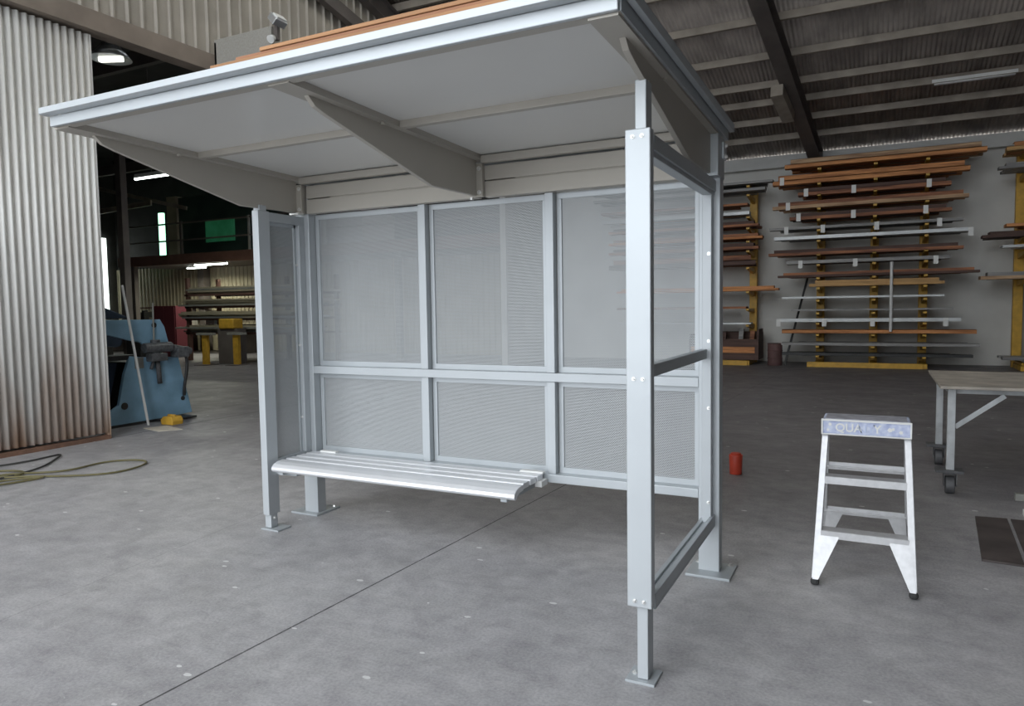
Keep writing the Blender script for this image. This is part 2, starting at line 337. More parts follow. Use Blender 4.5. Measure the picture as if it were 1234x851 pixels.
def light_fixture(name, label, a, b, zz, power, drop=None):
    e = empty(name, ((a[0]+b[0])/2, (a[1]+b[1])/2, zz), label, 'ceiling light')
    MB().bar((*a, zz+.05), (*b, zz+.05), .12, .05, (0, 0, 1)).build('fitting', white_m, e)
    MB().cyl((*a, zz), (*b, zz), .03).build('tube', glow, e, smooth=True)
    if drop: MB().cyl(((a[0]+b[0])/2, (a[1]+b[1])/2, zz+.05), ((a[0]+b[0])/2, (a[1]+b[1])/2, drop), .012).build('hanger', rafter_m, e)
    return e
light_fixture('fluorescent_light', 'bright fluorescent tube hanging high in the dark side hall, above the mezzanine', (-13.445, 8.0), (-12.252, 8.0), 4.685, 1, 7.4)
light_fixture('fluorescent_light', 'bright fluorescent tube under the mezzanine edge, above the stacked sheets', (-17.02, 12.6), (-15.57, 12.6), 2.93, 1)
light_fixture('fluorescent_light', 'short dim fluorescent tube under the mezzanine, left of the brighter one', (-18.6, 13.6), (-17.7, 13.6), 2.93, 1)
hb = empty('high_bay_light', (-8.0, 3.7, 5.43), 'round high bay lamp glowing above the corrugated door edge in the dark hall', 'ceiling light')
MB().cyl((-8, 3.7, 5.40), (-8, 3.7, 5.62), .30, .13, 28).build('reflector', alu, hb, smooth=True)
MB().cyl((-8, 3.7, 5.62), (-8, 3.7, 5.82), .09).build('housing', rafter_m, hb, smooth=True)
MB().cyl((-8, 3.7, 5.82), (-8, 3.7, 7.4), .012).build('hanger', rafter_m, hb)
MB().bar((-8.16, 3.62, 5.385), (-7.84, 3.78, 5.385), .07, .03, (0, 1, 0)).build('bulb', mat('bay_glow', (1, 1, .9), .5, emit=((1, 1, .88), 7)), hb)
# a point lamp inside the high bay, part of that lamp
pt = bpy.data.lights.new('bay_lamp', 'SPOT'); pt.energy = 110; pt.color = (1, 1, .85); pt.shadow_soft_size = .2; pt.spot_size = 2.6
pto = bpy.data.objects.new('bay_lamp', pt); COL.objects.link(pto); pto.location = (-8, 3.7, 5.33)
for (x, y, zz, e, c) in ((-15.6, 12.0, 2.75, 40, (1, 1, .85)), (-12.5, 8.0, 4.6, 50, (.95, 1, .9)), (-18, 13.6, 2.7, 45, (1, 1, .8))):
    p_ = bpy.data.lights.new('tube_lamp', 'AREA'); p_.energy = e; p_.color = c; p_.shape = 'RECTANGLE'; p_.size = 1.3; p_.size_y = .1
    q_ = bpy.data.objects.new('tube_lamp', p_); COL.objects.link(q_); q_.location = (x, y, zz)

# ---------------------------------------------------------------- mezzanine
mz = empty('mezzanine', (-17, 12.5, 3.0), 'raised mezzanine floor with red-brown edge beam and railings in the dark side hall', 'mezzanine')
MB().box(-20.6, -5.4, 12.5, 14.8, 3.0, 3.12).build('deck', rafter_m, mz)
MB().box(-20.6, -5.4, 12.42, 12.5, 2.98, 3.30).build('edge_beam', redsteel, mz)
for x in (-20.3, -17.4, -14.4, -11.4): MB().box(x-.03, x+.03, 12.42, 12.48, 3.3, 4.35).build('railing_post', greysheet if x > -15 else rafter_m, mz)
for zz in (3.75, 4.3): MB().box(-20.3, -5.4, 12.43, 12.47, zz-.025, zz+.025).build('rail', rafter_m, mz)
for x in (-20.0, -14.0, -9): MB().box(x-.08, x+.08, 12.52, 12.68, 0, 3.0).build('column', rafter_m, mz)
of = empty('site_office', (-16.8, 13.2, 3.12), 'green-lit office cabin standing on the mezzanine', 'office cabin')
MB().box(-18.3, -13.2, 13.1, 14.7, 3.12, 5.25).build('wall_panel', greenp, of)
MB().box(-18.75, -18.3, 13.0, 14.7, 3.12, 5.3).build('corner_panel', cream_m, of)
MB().box(-17.0, -15.7, 13.06, 13.1, 3.7, 4.4).build('glazing', mat('green_glazing', (.12, .38, .24), .3, 0, .5, 1.5, emit=((.05, .5, .2), .06)), of)
MB().box(-19.2, -19.0, 13.0, 13.1, 3.2, 4.8).build('lit_door_gap', greeng, of)
MB().box(-13.1, -10.6, 13.1, 14.7, 3.12, 4.5).build('side_cabin', mat('cabin_grey', (.22, .2, .19), .7), of)

# ---------------------------------------------------------------- items on the hall floor
rk = empty('sheet_rack', (-13.8, 11.2, 0), 'steel rack loaded with grey sheets and sections in the side hall', 'storage rack')
for x in (-15.2, -12.4, -10.6):
    for y in (10.8, 11.9): MB().box(x-.05, x+.05, y-.05, y+.05, 0, 2.4).build('upright', redsteel, rk)
for zz in (.85, 1.25, 1.6, 1.95): MB().box(-15.3, -10.5, 10.75, 10.85, zz-.08, zz-.02).build('beam', redsteel, rk); MB().box(-15.3, -10.5, 11.85, 11.95, zz-.08, zz-.02).build('beam', redsteel, rk)
n = 0
wds = {.85: 'on the lowest', 1.25: 'on the second', 1.6: 'on the third', 1.95: 'on the top'}
for zz in (.85, 1.25, 1.6, 1.95):
    for k in range(4):
        x0 = -15.4+random.uniform(-.2, .3); x1 = -10.6+random.uniform(-.6, .2); y0 = 10.65+random.uniform(-.05, .25)
        z0 = zz-.02+k*.05
        tag(MB().box(x0, x1, y0, y0+1.15, z0, z0+.048).build('metal_sheet', random.choice((greysheet, cream_m, cream_m, alu))),
            '%s long sheet of the pile %s tier of the side hall rack' % (('bottom', 'lower middle', 'upper middle', 'top')[k], wds[zz]), 'sheet metal', 'sheets %s tier of the side hall rack' % wds[zz])
def trestle(x, y, label):
    e = empty('trestle_stand', (x, y, 0), label, 'work stand', None)
    MB().box(x-.1, x+.1, y-.04, y+.04, 0, .80).build('column', yel, e, .004)
    MB().box(x-.26, x+.3, y-.08, y+.08, .80, .86).build('head_plate', greysheet, e, .004)
    MB().box(x-.18, x+.18, y-.25, y+.25, -.0, .02).build('foot', rafter_m, e)
trestle(-13.17, 9.63, 'yellow steel work stand in the side hall, nearer the blue machine')
trestle(-12.30, 9.88, 'yellow steel work stand in the side hall, nearer the shelter')
yb = empty('yellow_motor', (-13.0, 10.2, .86), 'orange-yellow machine head under the sheet rack, behind the two yellow stands', 'machine')
MB().box(-13.3, -12.6, 10.15, 10.5, 0, .95).build('pedestal', rafter_m, yb, .01); MB().box(-13.2, -12.65, 10.1, 10.45, .95, 1.22).build('head', yel, yb, .03)
hbx = empty('workbench', (-16.5, 11.4, 0), 'long dark cluttered workbench against the cream wall of the side hall', 'workbench')
MB().box(-23, -15.8, 13.4, 14.4, .85, .93).build('top', redsteel, hbx); MB().box(-23, -15.8, 14.45, 14.6, 1.55, 1.62).build('shelf', redsteel, hbx)
for x in (-22.8, -19.5, -16): MB().box(x-.05, x+.05, 13.45, 14.6, 0, .85).build('leg', rafter_m, hbx); MB().box(x-.04, x+.04, 14.5, 14.6, .93, 1.6).build('shelf_bracket', rafter_m, hbx)
for i, (x, hh, mm) in enumerate(((-22, .35, yel), (-21.2, .5, blackst), (-20.5, .3, cream_m), (-19.8, .55, redsteel), (-18.9, .4, greysheet), (-17.6, .45, blackst), (-16.9, .3, bluem))):
    lab = ('yellow', 'tall black', 'cream', 'rust-red', 'grey', 'squat black', 'blue')[i]
    bx = MB().box(x-.22, x+.22, 13.6, 14.0, .93, .93+hh); bx.cyl((x, 13.8, .93+hh), (x, 13.8, 1.0+hh), .1)
    tag(bx.build('tool_case', mm, bev=.01), '%s tool case standing on the dark workbench in the side hall' % lab, 'tool case')
mc = empty('cabinet', (-17.5, 12.0, 0), 'dark maroon cabinet in the side hall behind the blue machine', 'cabinet')
MB().box(-17.95, -16.9, 11.7, 12.3, 0, 1.62).build('body', maroonp, mc, .01); MB().box(-17.9, -17.45, 11.68, 11.7, .1, 1.58).build('door', maroonp, mc); MB().box(-17.4, -16.95, 11.68, 11.7, .1, 1.58).build('door', maroonp, mc)
wt = empty('lathe', (-17.0, 9.6, 0), 'long low black machine on the side hall floor, between cabinet and yellow stands', 'machine')
MB().box(-18.6, -15.5, 9.6, 10.2, .75, 1.0).build('bed', blackst, wt, .02); MB().box(-18.5, -17.9, 9.55, 10.25, 0, .75).build('pedestal', blackst, wt, .02)
MB().box(-16.3, -15.7, 9.55, 10.25, 0, .75).build('pedestal', blackst, wt, .02); MB().box(-18.5, -17.8, 9.6, 10.2, 1.0, 1.3).build('headstock', blackst, wt, .03)
MB().cyl((-17.8, 9.8, 1.12), (-17.6, 9.8, 1.12), .13).build('chuck', alu, wt, smooth=True)

# ---------------------------------------------------------------- blue machine
bm_ = empty('press_machine', (-5.9, 2.4, 0), 'large blue steel workshop press in the side opening beside the corrugated door', 'machine')
upper = [(1.2, 1.36), (2.598, 1.343), (2.66, 1.24), (2.708, 1.04), (2.69, .98), (2.615, .957), (2.396, .991), (2.30, 1.05), (2.13, 1.09), (1.84, 1.17), (1.2, 1.25)]
lower = [(1.2, .86), (1.84, .87), (2.12, .885), (2.318, .86), (2.851, .829), (2.90, .60), (2.949, .422), (3.037, .05), (2.60, .0), (1.2, .0)]
b = MB().prism(upper, 'x', -5.75, -5.70)
b.build('jaw_plate', bluem, bm_, .006)
b = MB().prism([(1.96, .28), (2.05, .66), (2.14, .885), (2.318, .86), (2.851, .829), (2.90, .60), (2.949, .422), (3.037, .05), (2.60, .03), (1.2, .03), (1.2, .20), (1.82, .20)], 'x', -5.75, -5.70)
b.build('body_plate', bluem, bm_, .006)
MB().prism([(1.2, .2), (1.82, .2), (1.96, .28), (2.10, .80), (1.2, .84)], 'x', -5.95, -5.90).build('inner_plate', dkblue, bm_)
MB().box(-6.0, -5.72, 1.2, 2.25, .84, .90).build('bed', blackst, bm_, .004)
MB().prism([(y, z) for y, z in upper], 'x', -6.7, -6.65).build('jaw_plate', dkblue, bm_, .006)
MB().prism([(y, z) for y, z in lower], 'x', -6.7, -6.65).build('body_plate', dkblue, bm_, .006)
MB().box(-6.65, -5.76, 1.25, 2.30, 1.14, 1.34).build('beam', dkblue, bm_); MB().box(-6.65, -5.76, 2.2, 2.55, .05, .8).build('core', blackst, bm_)
MB().prism([(1.2, 1.36), (2.47, 1.362), (2.06, 1.53), (1.2, 1.90)], 'x', -6.4, -6.1).build('top_housing', dkblue, bm_, .01)
for (y, z, r_) in ((2.50, 1.27, .035), (2.03, .26, .045), (2.89, .26, .03)): MB().cyl((-5.71, y, z), (-5.692, y, z), r_).build('bolt', blackst, bm_, smooth=True)
b = MB().cyl((-5.62, 2.28, .98), (-5.62, 2.68, .98), .065); b.cyl((-5.66, 2.48, .86), (-5.66, 2.48, 1.08), .06); b.box(-5.7, -5.58, 2.36, 2.60, .80, .9)
b.cyl((-5.62, 2.70, .96), (-5.62, 2.98, .90), .05); b.box(-5.72, -5.56, 2.74, 2.92, .83, .97)
b.build('clamp_unit', mat('oily_grey', (.2, .21, .22), .45, .5, .4, 25), bm_, .01)
MB().cyl((-5.66, 2.50, .80), (-5.66, 2.52, .50), .03).build('plunger', castm, bm_, smooth=True)
MB().cyl((-5.66, 2.46, .84), (-5.66, 2.40, .70), .02).build('plunger', castm, bm_, smooth=True)
tube('hose', [(-5.64, 2.9, .9), (-5.62, 2.98, .7), (-5.64, 2.86, .5), (-5.68, 2.9, .3)], .022, blackst, bm_)
MB().box(-5.705, -5.69, 2.2, 2.32, .72, .86).build('plate_label', greysheet, bm_)
MB().box(-5.7, -5.45, 2.45, 2.9, .012, .035).build('foot_plate', blackst, bm_)
MB().box(-6.7, -5.7, 1.3, 2.9, 0, .035).build('base', blackst, bm_)
tag(MB().cyl((-5.52, 2.22, .0), (-5.57, 1.99, 1.78), .016, n=10).build('metal_rod', white_m), 'thin white rod leaning against the blue press', 'rod')
tag(MB().cyl((-5.66, 2.46, 1.0), (-5.69, 2.49, 1.56), .011, n=8).build('metal_rod', greysheet), 'thin grey rod standing up on the clamp of the blue press', 'rod')
b = MB().prism([(-5.41, .0), (-5.20, .0), (-5.19, .05), (-5.22, .105), (-5.37, .105), (-5.42, .06)], 'y', 2.32, 2.48)
yw = tag(b.build('yellow_case', yel, bev=.008), 'small orange-yellow case on the floor at the corner of the blue press', 'case')
MB().cyl((-5.37, 2.40, .112), (-5.24, 2.40, .112), .016).build('handle', yel, yw, smooth=True)
tag(MB().prism([(-5.35, 2.02), (-4.95, 1.93), (-4.80, 2.15), (-5.22, 2.26)], 'z', .0, .006).build('cardboard_sheet', mat('cardboard', (.66, .60, .50), .9, 0, .2, 5)), 'flat piece of grey-brown cardboard on the floor in front of the yellow case', 'cardboard')

# ---------------------------------------------------------------- hoses on the floor
def hose(pts, label, m, r=.009):
    tag(tube('air_hose', [(x, y, r+.002+.006*(i % 2)) for i, (x, y) in enumerate(pts)], r, m), label, 'hose')
hose([(-6.0+1.15, -.35), (-4.62, -.08), (-4.583, .191), (-4.6, .45), (-4.664, .60), (-4.5, .47), (-4.397, .349), (-4.193, .158), (-4.085, -.088), (-4.019, -.331), (-4.05, -.8)], 'dark air hose looping back near the foot of the corrugated door', hosek)
hose([(-4.3, -.6), (-4.23, -.219), (-4.012, -.058), (-3.75, .10), (-3.86, .394), (-3.80, .596), (-3.52, .76), (-3.30, .52), (-3.30, .25), (-3.412, .08), (-3.732, -.09), (-4.1, -.25), (-4.35, -.7)], 'yellow-green air hose with the long loop reaching furthest right', hosem)
hose([(-3.95, -.8), (-3.789, -.453), (-3.745, -.279), (-3.72, -.08), (-3.82, -.18), (-3.95, -.367), (-4.1, -.75)], 'short olive hose loop nearest the camera at the left edge', hosem)
hose([(-4.5, -.7), (-4.2, -.35), (-4.0, -.2), (-4.1, -.02), (-4.4, -.1), (-4.7, -.4)], 'olive hose coil lying under the others at the left edge', hosem)

# ---------------------------------------------------------------- bus shelter
sh = empty('bus_shelter', (.6, 0, 0), 'silver-grey metal bus shelter with perforated back panels, bench and flat roof', 'bus shelter')
def bolt(p, axis, parent, r=.011):
    a = Vector(p); d = {'x': Vector((1, 0, 0)), '-y': Vector((0, -1, 0)), 'z': Vector((0, 0, 1)), '-z': Vector((0, 0, -1))}[axis]
    b = MB().cyl(a-d*.002, a+d*.003, r*1.5); b.cyl(a+d*.003, a+d*.011, r, r*.8, n=6); return b.build('bolt', bolt_m, parent)
XL0, XL1, XR0, XR1 = -.853, -.735, 1.921, 2.031
for x0, x1, pb in ((XL0, XL1, (-.945, -.705, -.045, .20)), (XR0, XR1, (1.868, 2.10, -.085, .15))):
    p = MB().box(x0, x1, 0, .085, .012, 2.29).build('rear_post', silver, sh, .004)
    MB().box(*pb, 0, .014).build('base_plate', silver_d, p, .002)
    for bx in (pb[0]+.03, pb[1]-.03): bolt((bx, pb[3]-.03, .014), 'z', p)
# front legs : inner tube + outer cover stile
p = MB().box(1.958, 2.0, -1.24, -1.165, .012, 2.262).build('front_leg', silver, sh, .003)
MB().box(1.915, 2.03, -1.262, -1.14, 0, .010).build('base_plate', silver_d, p, .001); bolt((1.936, -1.20, .010), 'z', p, .008)
for x in (1.968, 1.988): bolt((x, -1.2, 2.262), 'z', p, .008)
cv = MB().box(1.926, 2.021, -1.262, -1.215, .30, 2.083).build('front_stile', silver, sh, .004)
for zz in (.325, 1.17, 2.055):
    for x in (1.955, 1.99): bolt((x, -1.262, zz), '-y', cv, .005)
p = MB().box(-.830, -.778, -.400, -.340, .012, 2.12).build('front_leg', silver, sh, .003)
MB().box(-.85, -.70, -.42, -.30, 0, .010).build('base_plate', silver_d, p, .001); bolt((-.8, -.37, 2.12), 'z', p, .010); bolt((-.778, -.37, .075), 'x', p, .008)
MB().box(-.828, -.774, -.418, -.32, .10, 2.085).build('front_stile', silver, sh, .004)
# right side frame, open
MB().box(1.935, 2.01, -1.165, 0, .262, .275).box(1.935, 1.955, -1.165, 0, .275, .30).box(1.99, 2.01, -1.165, 0, .275, .325).box(1.955, 1.99, -1.165, 0, .275, .29).build('side_rail', silver_d, sh, .002)
MB().box(1.94, 1.975, -1.165, 0, 1.158, 1.208).build('side_rail', silver_d, sh, .003)
MB().box(1.94, 2.01, -1.165, 0, 2.02, 2.078).box(1.95, 2.0, -1.165, 0, 2.0, 2.02).build('side_rail', silver_d, sh, .003)
MB().box(1.950, 1.998, -.055, -.001, .26, 2.08).build('side_stile', silver, sh, .003)
for zz in (.4, .9, 1.25, 1.7): bolt((1.985, -.055, zz), '-y', sh, .006)
# left side frame with perforated panel
MB().box(-.835, -.775, -.335, 0, 2.02, 2.08).build('side_rail', silver_d, sh, .003); MB().box(-.835, -.775, -.335, 0, .42, .46).build('side_rail', silver_d, sh, .003)
MB().box(-.836, -.774, -.055, -.001, .46, 2.02).build('side_stile', silver, sh, .003)
MB().box(-.82, -.805, -.325, -.31, .46, 2.02).box(-.82, -.805, -.07, -.055, .46, 2.02).box(-.82, -.805, -.325, -.055, 2.0, 2.02).build('panel_trim', silver_d, sh)
MB().box(-.816, -.8145, -.32, -.055, .46, 2.02).build('side_mesh_panel', meshY, sh)
for zz in (.7, 1.2, 1.75): bolt((-.80, -.055, zz), '-y', sh, .006)
# rear rails, mullions, mesh panels
XM1, XM2 = .203, 1.084
for z0, z1 in ((.403, .452), (1.001, 1.052)):
    MB().box(XL1, XR0, 0, .075, z0, z1).build('back_rail', silver, sh, .003)
for xm in (XM1, XM2): MB().box(xm-.052, xm, .018, .0745, .452, 1.001).box(xm-.052, xm, .018, .0745, 1.052, 2.098).build('mullion', silver, sh, .003)
bays = ((XL1, XM1-.052), (XM1, XM2-.052), (XM2, XR0))
for x0, x1 in bays:
    for z0, z1 in ((.452, 1.001), (1.052, 2.098)):
        t = .034; y0, y1 = .064, .082; e = .004
        pn = MB().box(x0+t-.004, x1-t+.004, .0725, .074, z0+t-.004, z1-t+.004).build('mesh_panel', meshX, sh)
        MB().box(x0+e, x1-e, y0, y1, z0, z0+t).box(x0+e, x1-e, y0, y1, z1-t, z1).box(x0+e, x0+t, y0, y1, z0+t, z1-t).box(x1-t, x1-e, y0, y1, z0+t, z1-t).build('panel_frame', silver, pn, .001)
# fascia planks above the panels
for xs in ((XL1+.005, .612), (.660, XR0-.005)):
    MB().box(*xs, -.02, .03, 2.098, 2.192).build('fascia_board', beam_warmlit, sh, .003); MB().box(*xs, -.02, .03, 2.199, 2.285).build('fascia_board', beam_warmlit, sh, .003)
    MB().box(xs[0]+.2, xs[1]-.2, -.012, .02, 2.190, 2.2).build('fascia_spacer', beam_warmlit, sh)
# tapered cantilever beams with end brackets and rafters
def cbeam(x, wide=.045):
    pts = [(-1.47, 2.338), (-1.43, 2.305), (-1.36, 2.285), (-.53, 2.098), (-.05, 2.105), (-.05, 2.315), (-1.47, 2.345)]
    o = MB().prism(pts, 'x', x-.012, x+.012).build('roof_beam', beam_warmlit, sh, .002)
    MB().prism([(-1.63, 2.345), (0.0, 2.312), (0.0, 2.345), (-1.63, 2.375)], 'x', x-wide, x+wide).build('beam_flange', beam_warmlit, o)
    for y in (-1.0, -.55, -.2): MB().cyl((x+wide*.75, y, 2.33), (x+wide*.75, y, 2.318), .012, n=6).build('bolt', beam_warmlit, o)
    return o
o = cbeam(.61, .055)
MB().box(.607, .662, -.052, -.021, 2.10, 2.292).build('end_bracket', beam_warmlit, o, .002)
for zz in (2.125, 2.265): bolt((.640, -.052, zz), '-y', o, .009)
MB().cyl((.585, -.045, 2.10), (.585, -.045, 2.085), .012).build('bolt', bolt_m, o)
o = cbeam(-.80, .055); MB().box(-.79, -.745, -.052, -.001, 2.10, 2.292).build('end_bracket', beam_warmlit, o, .002)
for zz in (2.125, 2.265): bolt((-.765, -.052, zz), '-y', o, .009)
MB().box(-.82, -.74, -.09, -.04, 2.088, 2.10).build('cleat', bolt_m, o)
o = cbeam(1.985, .03)
MB().box(1.975, 2.035, -.08, .088, 2.09, 2.30).build('end_bracket', silver, o, .003)
MB().box(2.035, 2.045, .02, .10, 2.19, 2.275).build('end_plate', silver, o, .002)
for zz in (2.205, 2.26): bolt((2.045, .06, zz), 'x', o, .010)
# purlins of the shelter roof
for x0, x1 in ((-.745, .555), (.665, 1.955)):
    MB().box(x0, x1, -.885, -.845, 2.325, 2.362).build('roof_purlin', beam_warmlit, sh, .003)
    MB().box(x0, x1, -.075, -.035, 2.292, 2.335).build('roof_purlin', beam_warmlit, sh, .003)
# roof deck, slightly falling to the rear
MB().prism([(-1.64, 2.375), (.16, 2.335), (.16, 2.365), (-1.64, 2.405)], 'x', -.83, 2.02).build('roof_lining', ceilm, sh)
fa = MB().box(-.835, 2.035, -1.665, -1.645, 2.350, 2.398).build('front_fascia', silver, sh, .003)
MB().box(-.835, 2.035, -1.645, -1.60, 2.350, 2.358).build('return_flange', beam_warmlit, fa)
MB().prism([(-1.71, 2.402), (-1.70, 2.398), (-1.665, 2.398), (-1.66, 2.425), (-1.71, 2.430)], 'x', -.845, 2.07).build('drip_edge', silver, fa, .001)
MB().prism([(-1.70, 2.428), (.18, 2.385), (.18, 2.391), (-1.70, 2.434)], 'x', -.845, 2.07).build('roof_sheet', silver_d, sh)
for x0, x1 in ((-.835, -.81), (2.015, 2.04)):
    MB().prism([(-1.645, 2.352), (.16, 2.312), (.16, 2.37), (-1.645, 2.41)], 'x', x0, x1).build('side_fascia', silver_d, sh, .002)
MB().prism([(-1.70, 2.395), (.18, 2.352), (.18, 2.386), (-1.70, 2.429)], 'x', 2.045, 2.07).build('edge_flashing', silver, sh, .002)
MB().prism([(-1.645, 2.341), (-.05, 2.30), (-.05, 2.312), (-1.645, 2.352)], 'x', 1.93, 2.03).build('edge_flange', beam_warmlit, sh)
MB().box(-.835, 2.04, .15, .175, 2.31, 2.38).build('rear_fascia', silver_d, sh, .002)
# bench
bn = MB().box(-.70, -.66, -.40, .0, .375, .42).box(.93, .97, -.40, .0, .375, .42).box(-.775, -.60, -.34, -.30, .36, .40).build('bench', silver_d, sh, .003)
def slat(pts, x1=1.02):
    return MB().prism(pts, 'x', -.735, x1).build('slat', bench_m, bn, .003)
slat([(-.312, .458), (-.33, .461), (-.37, .457), (-.403, .446), (-.422, .428), (-.427, .412), (-.42, .400), (-.408, .394), (-.395, .398), (-.385, .412), (-.36, .424), (-.312, .428)], 1.03)
for k in range(3):
    y0 = -.292+k*.095
    slat([(y0, .428), (y0, .458), (y0+.008, .463), (y0+.022, .460), (y0+.053, .460), (y0+.067, .463), (y0+.075, .458), (y0+.075, .428)])
for x0, x1 in ((-.655, -.52), (.88, 1.03)): MB().box(x0, x1, -.05, -.012, .462, .474).build('end_clamp', white_m, bn, .002)
MB().box(1.0, 1.045, -.10, -.015, .395, .43).build('end_clamp', white_m, bn, .004)

# timber sheets lying on the shelter roof
lay = [(-.72, 1.95, -1.625, -1.0, timb[2], .034, 'dark maroon timber board at the bottom of the pile on the shelter roof'),
       (.22, 2.0, -1.62, -1.0, timb[0], .015, 'orange-brown timber board, second from bottom in the pile on the shelter roof'),
       (.36, 1.98, -1.61, -1.02, timb[1], .015, 'darker brown timber board, second from top in the pile on the shelter roof'),
       (.50, 2.0, -1.615, -1.04, timb[0], .016, 'orange-brown timber board topping the pile on the shelter roof')]
z = 2.4345
for k, (x0, x1, y0, y1, m_, hh, lb) in enumerate(lay):
    tag(MB().box(x0, x1, y0, y1, z, z+hh-.001).build('timber_board', m_, bev=.002), lb, 'timber'); z += hh

# ---------------------------------------------------------------- step ladder
ld = empty('step_ladder', (2.72, .35, 0), 'scuffed white aluminium step ladder with a blue top cap beside the shelter', 'step ladder')
def lp(side, z, rear=False):      # rail centre
    t = z/.76; x = 2.7195+side*(.222-.03*t)
    y = (.765-.30*t) if rear else (.06+.265*t)
    return (x, y, z)
for s in (-1, 1):
    q = MB().bar(lp(s, .03), lp(s, .775), .032, .050).build('front_rail', ladder_m, ld, .003)
    a = Vector(lp(s, .0)); MB().bar(a, lp(s, .032), .040, .056).build('rubber_foot', black_m, q, .012)
    g = MB(); y0 = .152-.024
    A_ = [(2.7195+s*.232, .035), (2.7195+s*.205, .035), (2.7195+s*.115, .238), (2.7195+s*.115, .262), (2.7195+s*.205, .262)]
    bmg = g.bm; F = [bmg.verts.new((x, .06+.265*z/.76-.030, z)) for x, z in A_]; K = [bmg.verts.new((x, .06+.265*z/.76-.026, z)) for x, z in A_]
    bmg.faces.new(F); bmg.faces.new(K[::-1])
    for i in range(5): bmg.faces.new((F[i], F[(i+1) % 5], K[(i+1) % 5], K[i]))
    g.build('gusset', ladder_m, q)
    q = MB().bar(lp(s, .03, True), lp(s, .775, True), .026, .034).build('rear_rail', ladder_m, ld, .003)
    MB().bar(lp(s, .0, True), lp(s, .04, True), .036, .045).build('rubber_foot', black_m, q, .008)
    MB().prism([(2.7195+s*.218, .05), (2.7195+s*.19, .05), (2.7195+s*.11, .235), (2.7195+s*.20, .245)], 'y', .655, .659).build('gusset', ladder_m, q)
    MB().bar(lp(s, .43), lp(s, .43, True), .006, .022).build('spreader', ladder_m, ld)
for z in (.262, .525):
    y = lp(1, z)[1]; hw = lp(1, z)[0]-2.7195-.012
    MB().box(2.7195-hw, 2.7195+hw, y-.035, y+.055, z-.006, z+.006).box(2.7195-hw, 2.7195+hw, y-.036, y-.030, z-.030, z+.007).box(2.7195-hw, 2.7195+hw, y+.05, y+.055, z-.02, z).box(2.7195-hw, 2.7195+hw, y-.026, y+.048, z+.006, z+.007).build('step', ladder_m, ld, .001)
for z in (.245, .53):
    y = lp(1, z, True)[1]; hw = lp(1, z)[0]-2.7195
    MB().box(2.7195-hw, 2.7195+hw, y-.006, y+.006, z-.03, z+.012).box(2.7195-hw, 2.7195+hw, y-.03, y-.006, z-.012, z-.007).build('rear_brace', ladder_m, ld, .001)
cp = MB().box(2.512, 2.925, .268, .49, .748, .826).build('top_cap', cap_m, ld, .008)
MB().box(2.528, 2.909, .285, .475, .8262, .829).build('tread_pad', captop_m, cp)
MB().box(2.508, 2.929, .262, .270, .818, .828).box(2.508, 2.929, .262, .270, .745, .752).box(2.508, 2.516, .262, .270, .752, .818).box(2.921, 2.929, .262, .270, .752, .818).build('cap_rim', white_m, cp, .001)
for tx, xx, m_ in (('QUA', 2.575, white_m), ('LIT', 2.683, mat('faded_letters', (.50, .56, .74), .6)), ('Y', 2.755, white_m)):
    c = bpy.data.curves.new('lettering', 'FONT'); c.body = tx; c.size = .058; c.extrude = .0008; c.offset = .0012
    o = bpy.data.objects.new('lettering', c); COL.objects.link(o)
    dg = bpy.context.evaluated_depsgraph_get(); me = bpy.data.meshes.new_from_object(o.evaluated_get(dg)); bpy.data.objects.remove(o)
    me.transform(Matrix.Translation((xx, .2665, .766)) @ Matrix.Rotation(math.pi/2, 4, 'X')); me.materials.clear(); me.materials.append(m_)
    o = bpy.data.objects.new('lettering', me); COL.objects.link(o); o.parent = cp
for (x, z, r_) in ((2.83, .785, .012), (2.845, .79, .008), (2.88, .775, .010), (2.55, .80, .009), (2.54, .77, .007)):
    MB().cyl((x, .269, z), (x, .2665, z), r_, n=5).build('scuff', white_m, cp)

# ---------------------------------------------------------------- red cup, drum
c = empty('red_container', (1.72, 2.38, 0), 'small bright red plastic container on the floor between shelter and step ladder', 'container')
MB().cyl((1.72, 2.38, 0), (1.72, 2.38, .165), .050, .056, 20).build('body', redm, c, .004, True); MB().cyl((1.72, 2.38, .165), (1.72, 2.38, .178), .045, .04, 20).build('rim', redm, c, smooth=True)
c = empty('steel_drum', (.72, 13.6, 0), 'small maroon steel drum on the floor between the left and middle wall racks', 'drum')
MB().cyl((.72, 13.55, 0), (.72, 13.55, .5), .16, .16, 24).build('body', drumm, c, .006, True)
for z in (.15, .33, .485): MB().cyl((.72, 13.55, z), (.72, 13.55, z+.018), .167, .167, 24).build('hoop', drumm, c, smooth=True)

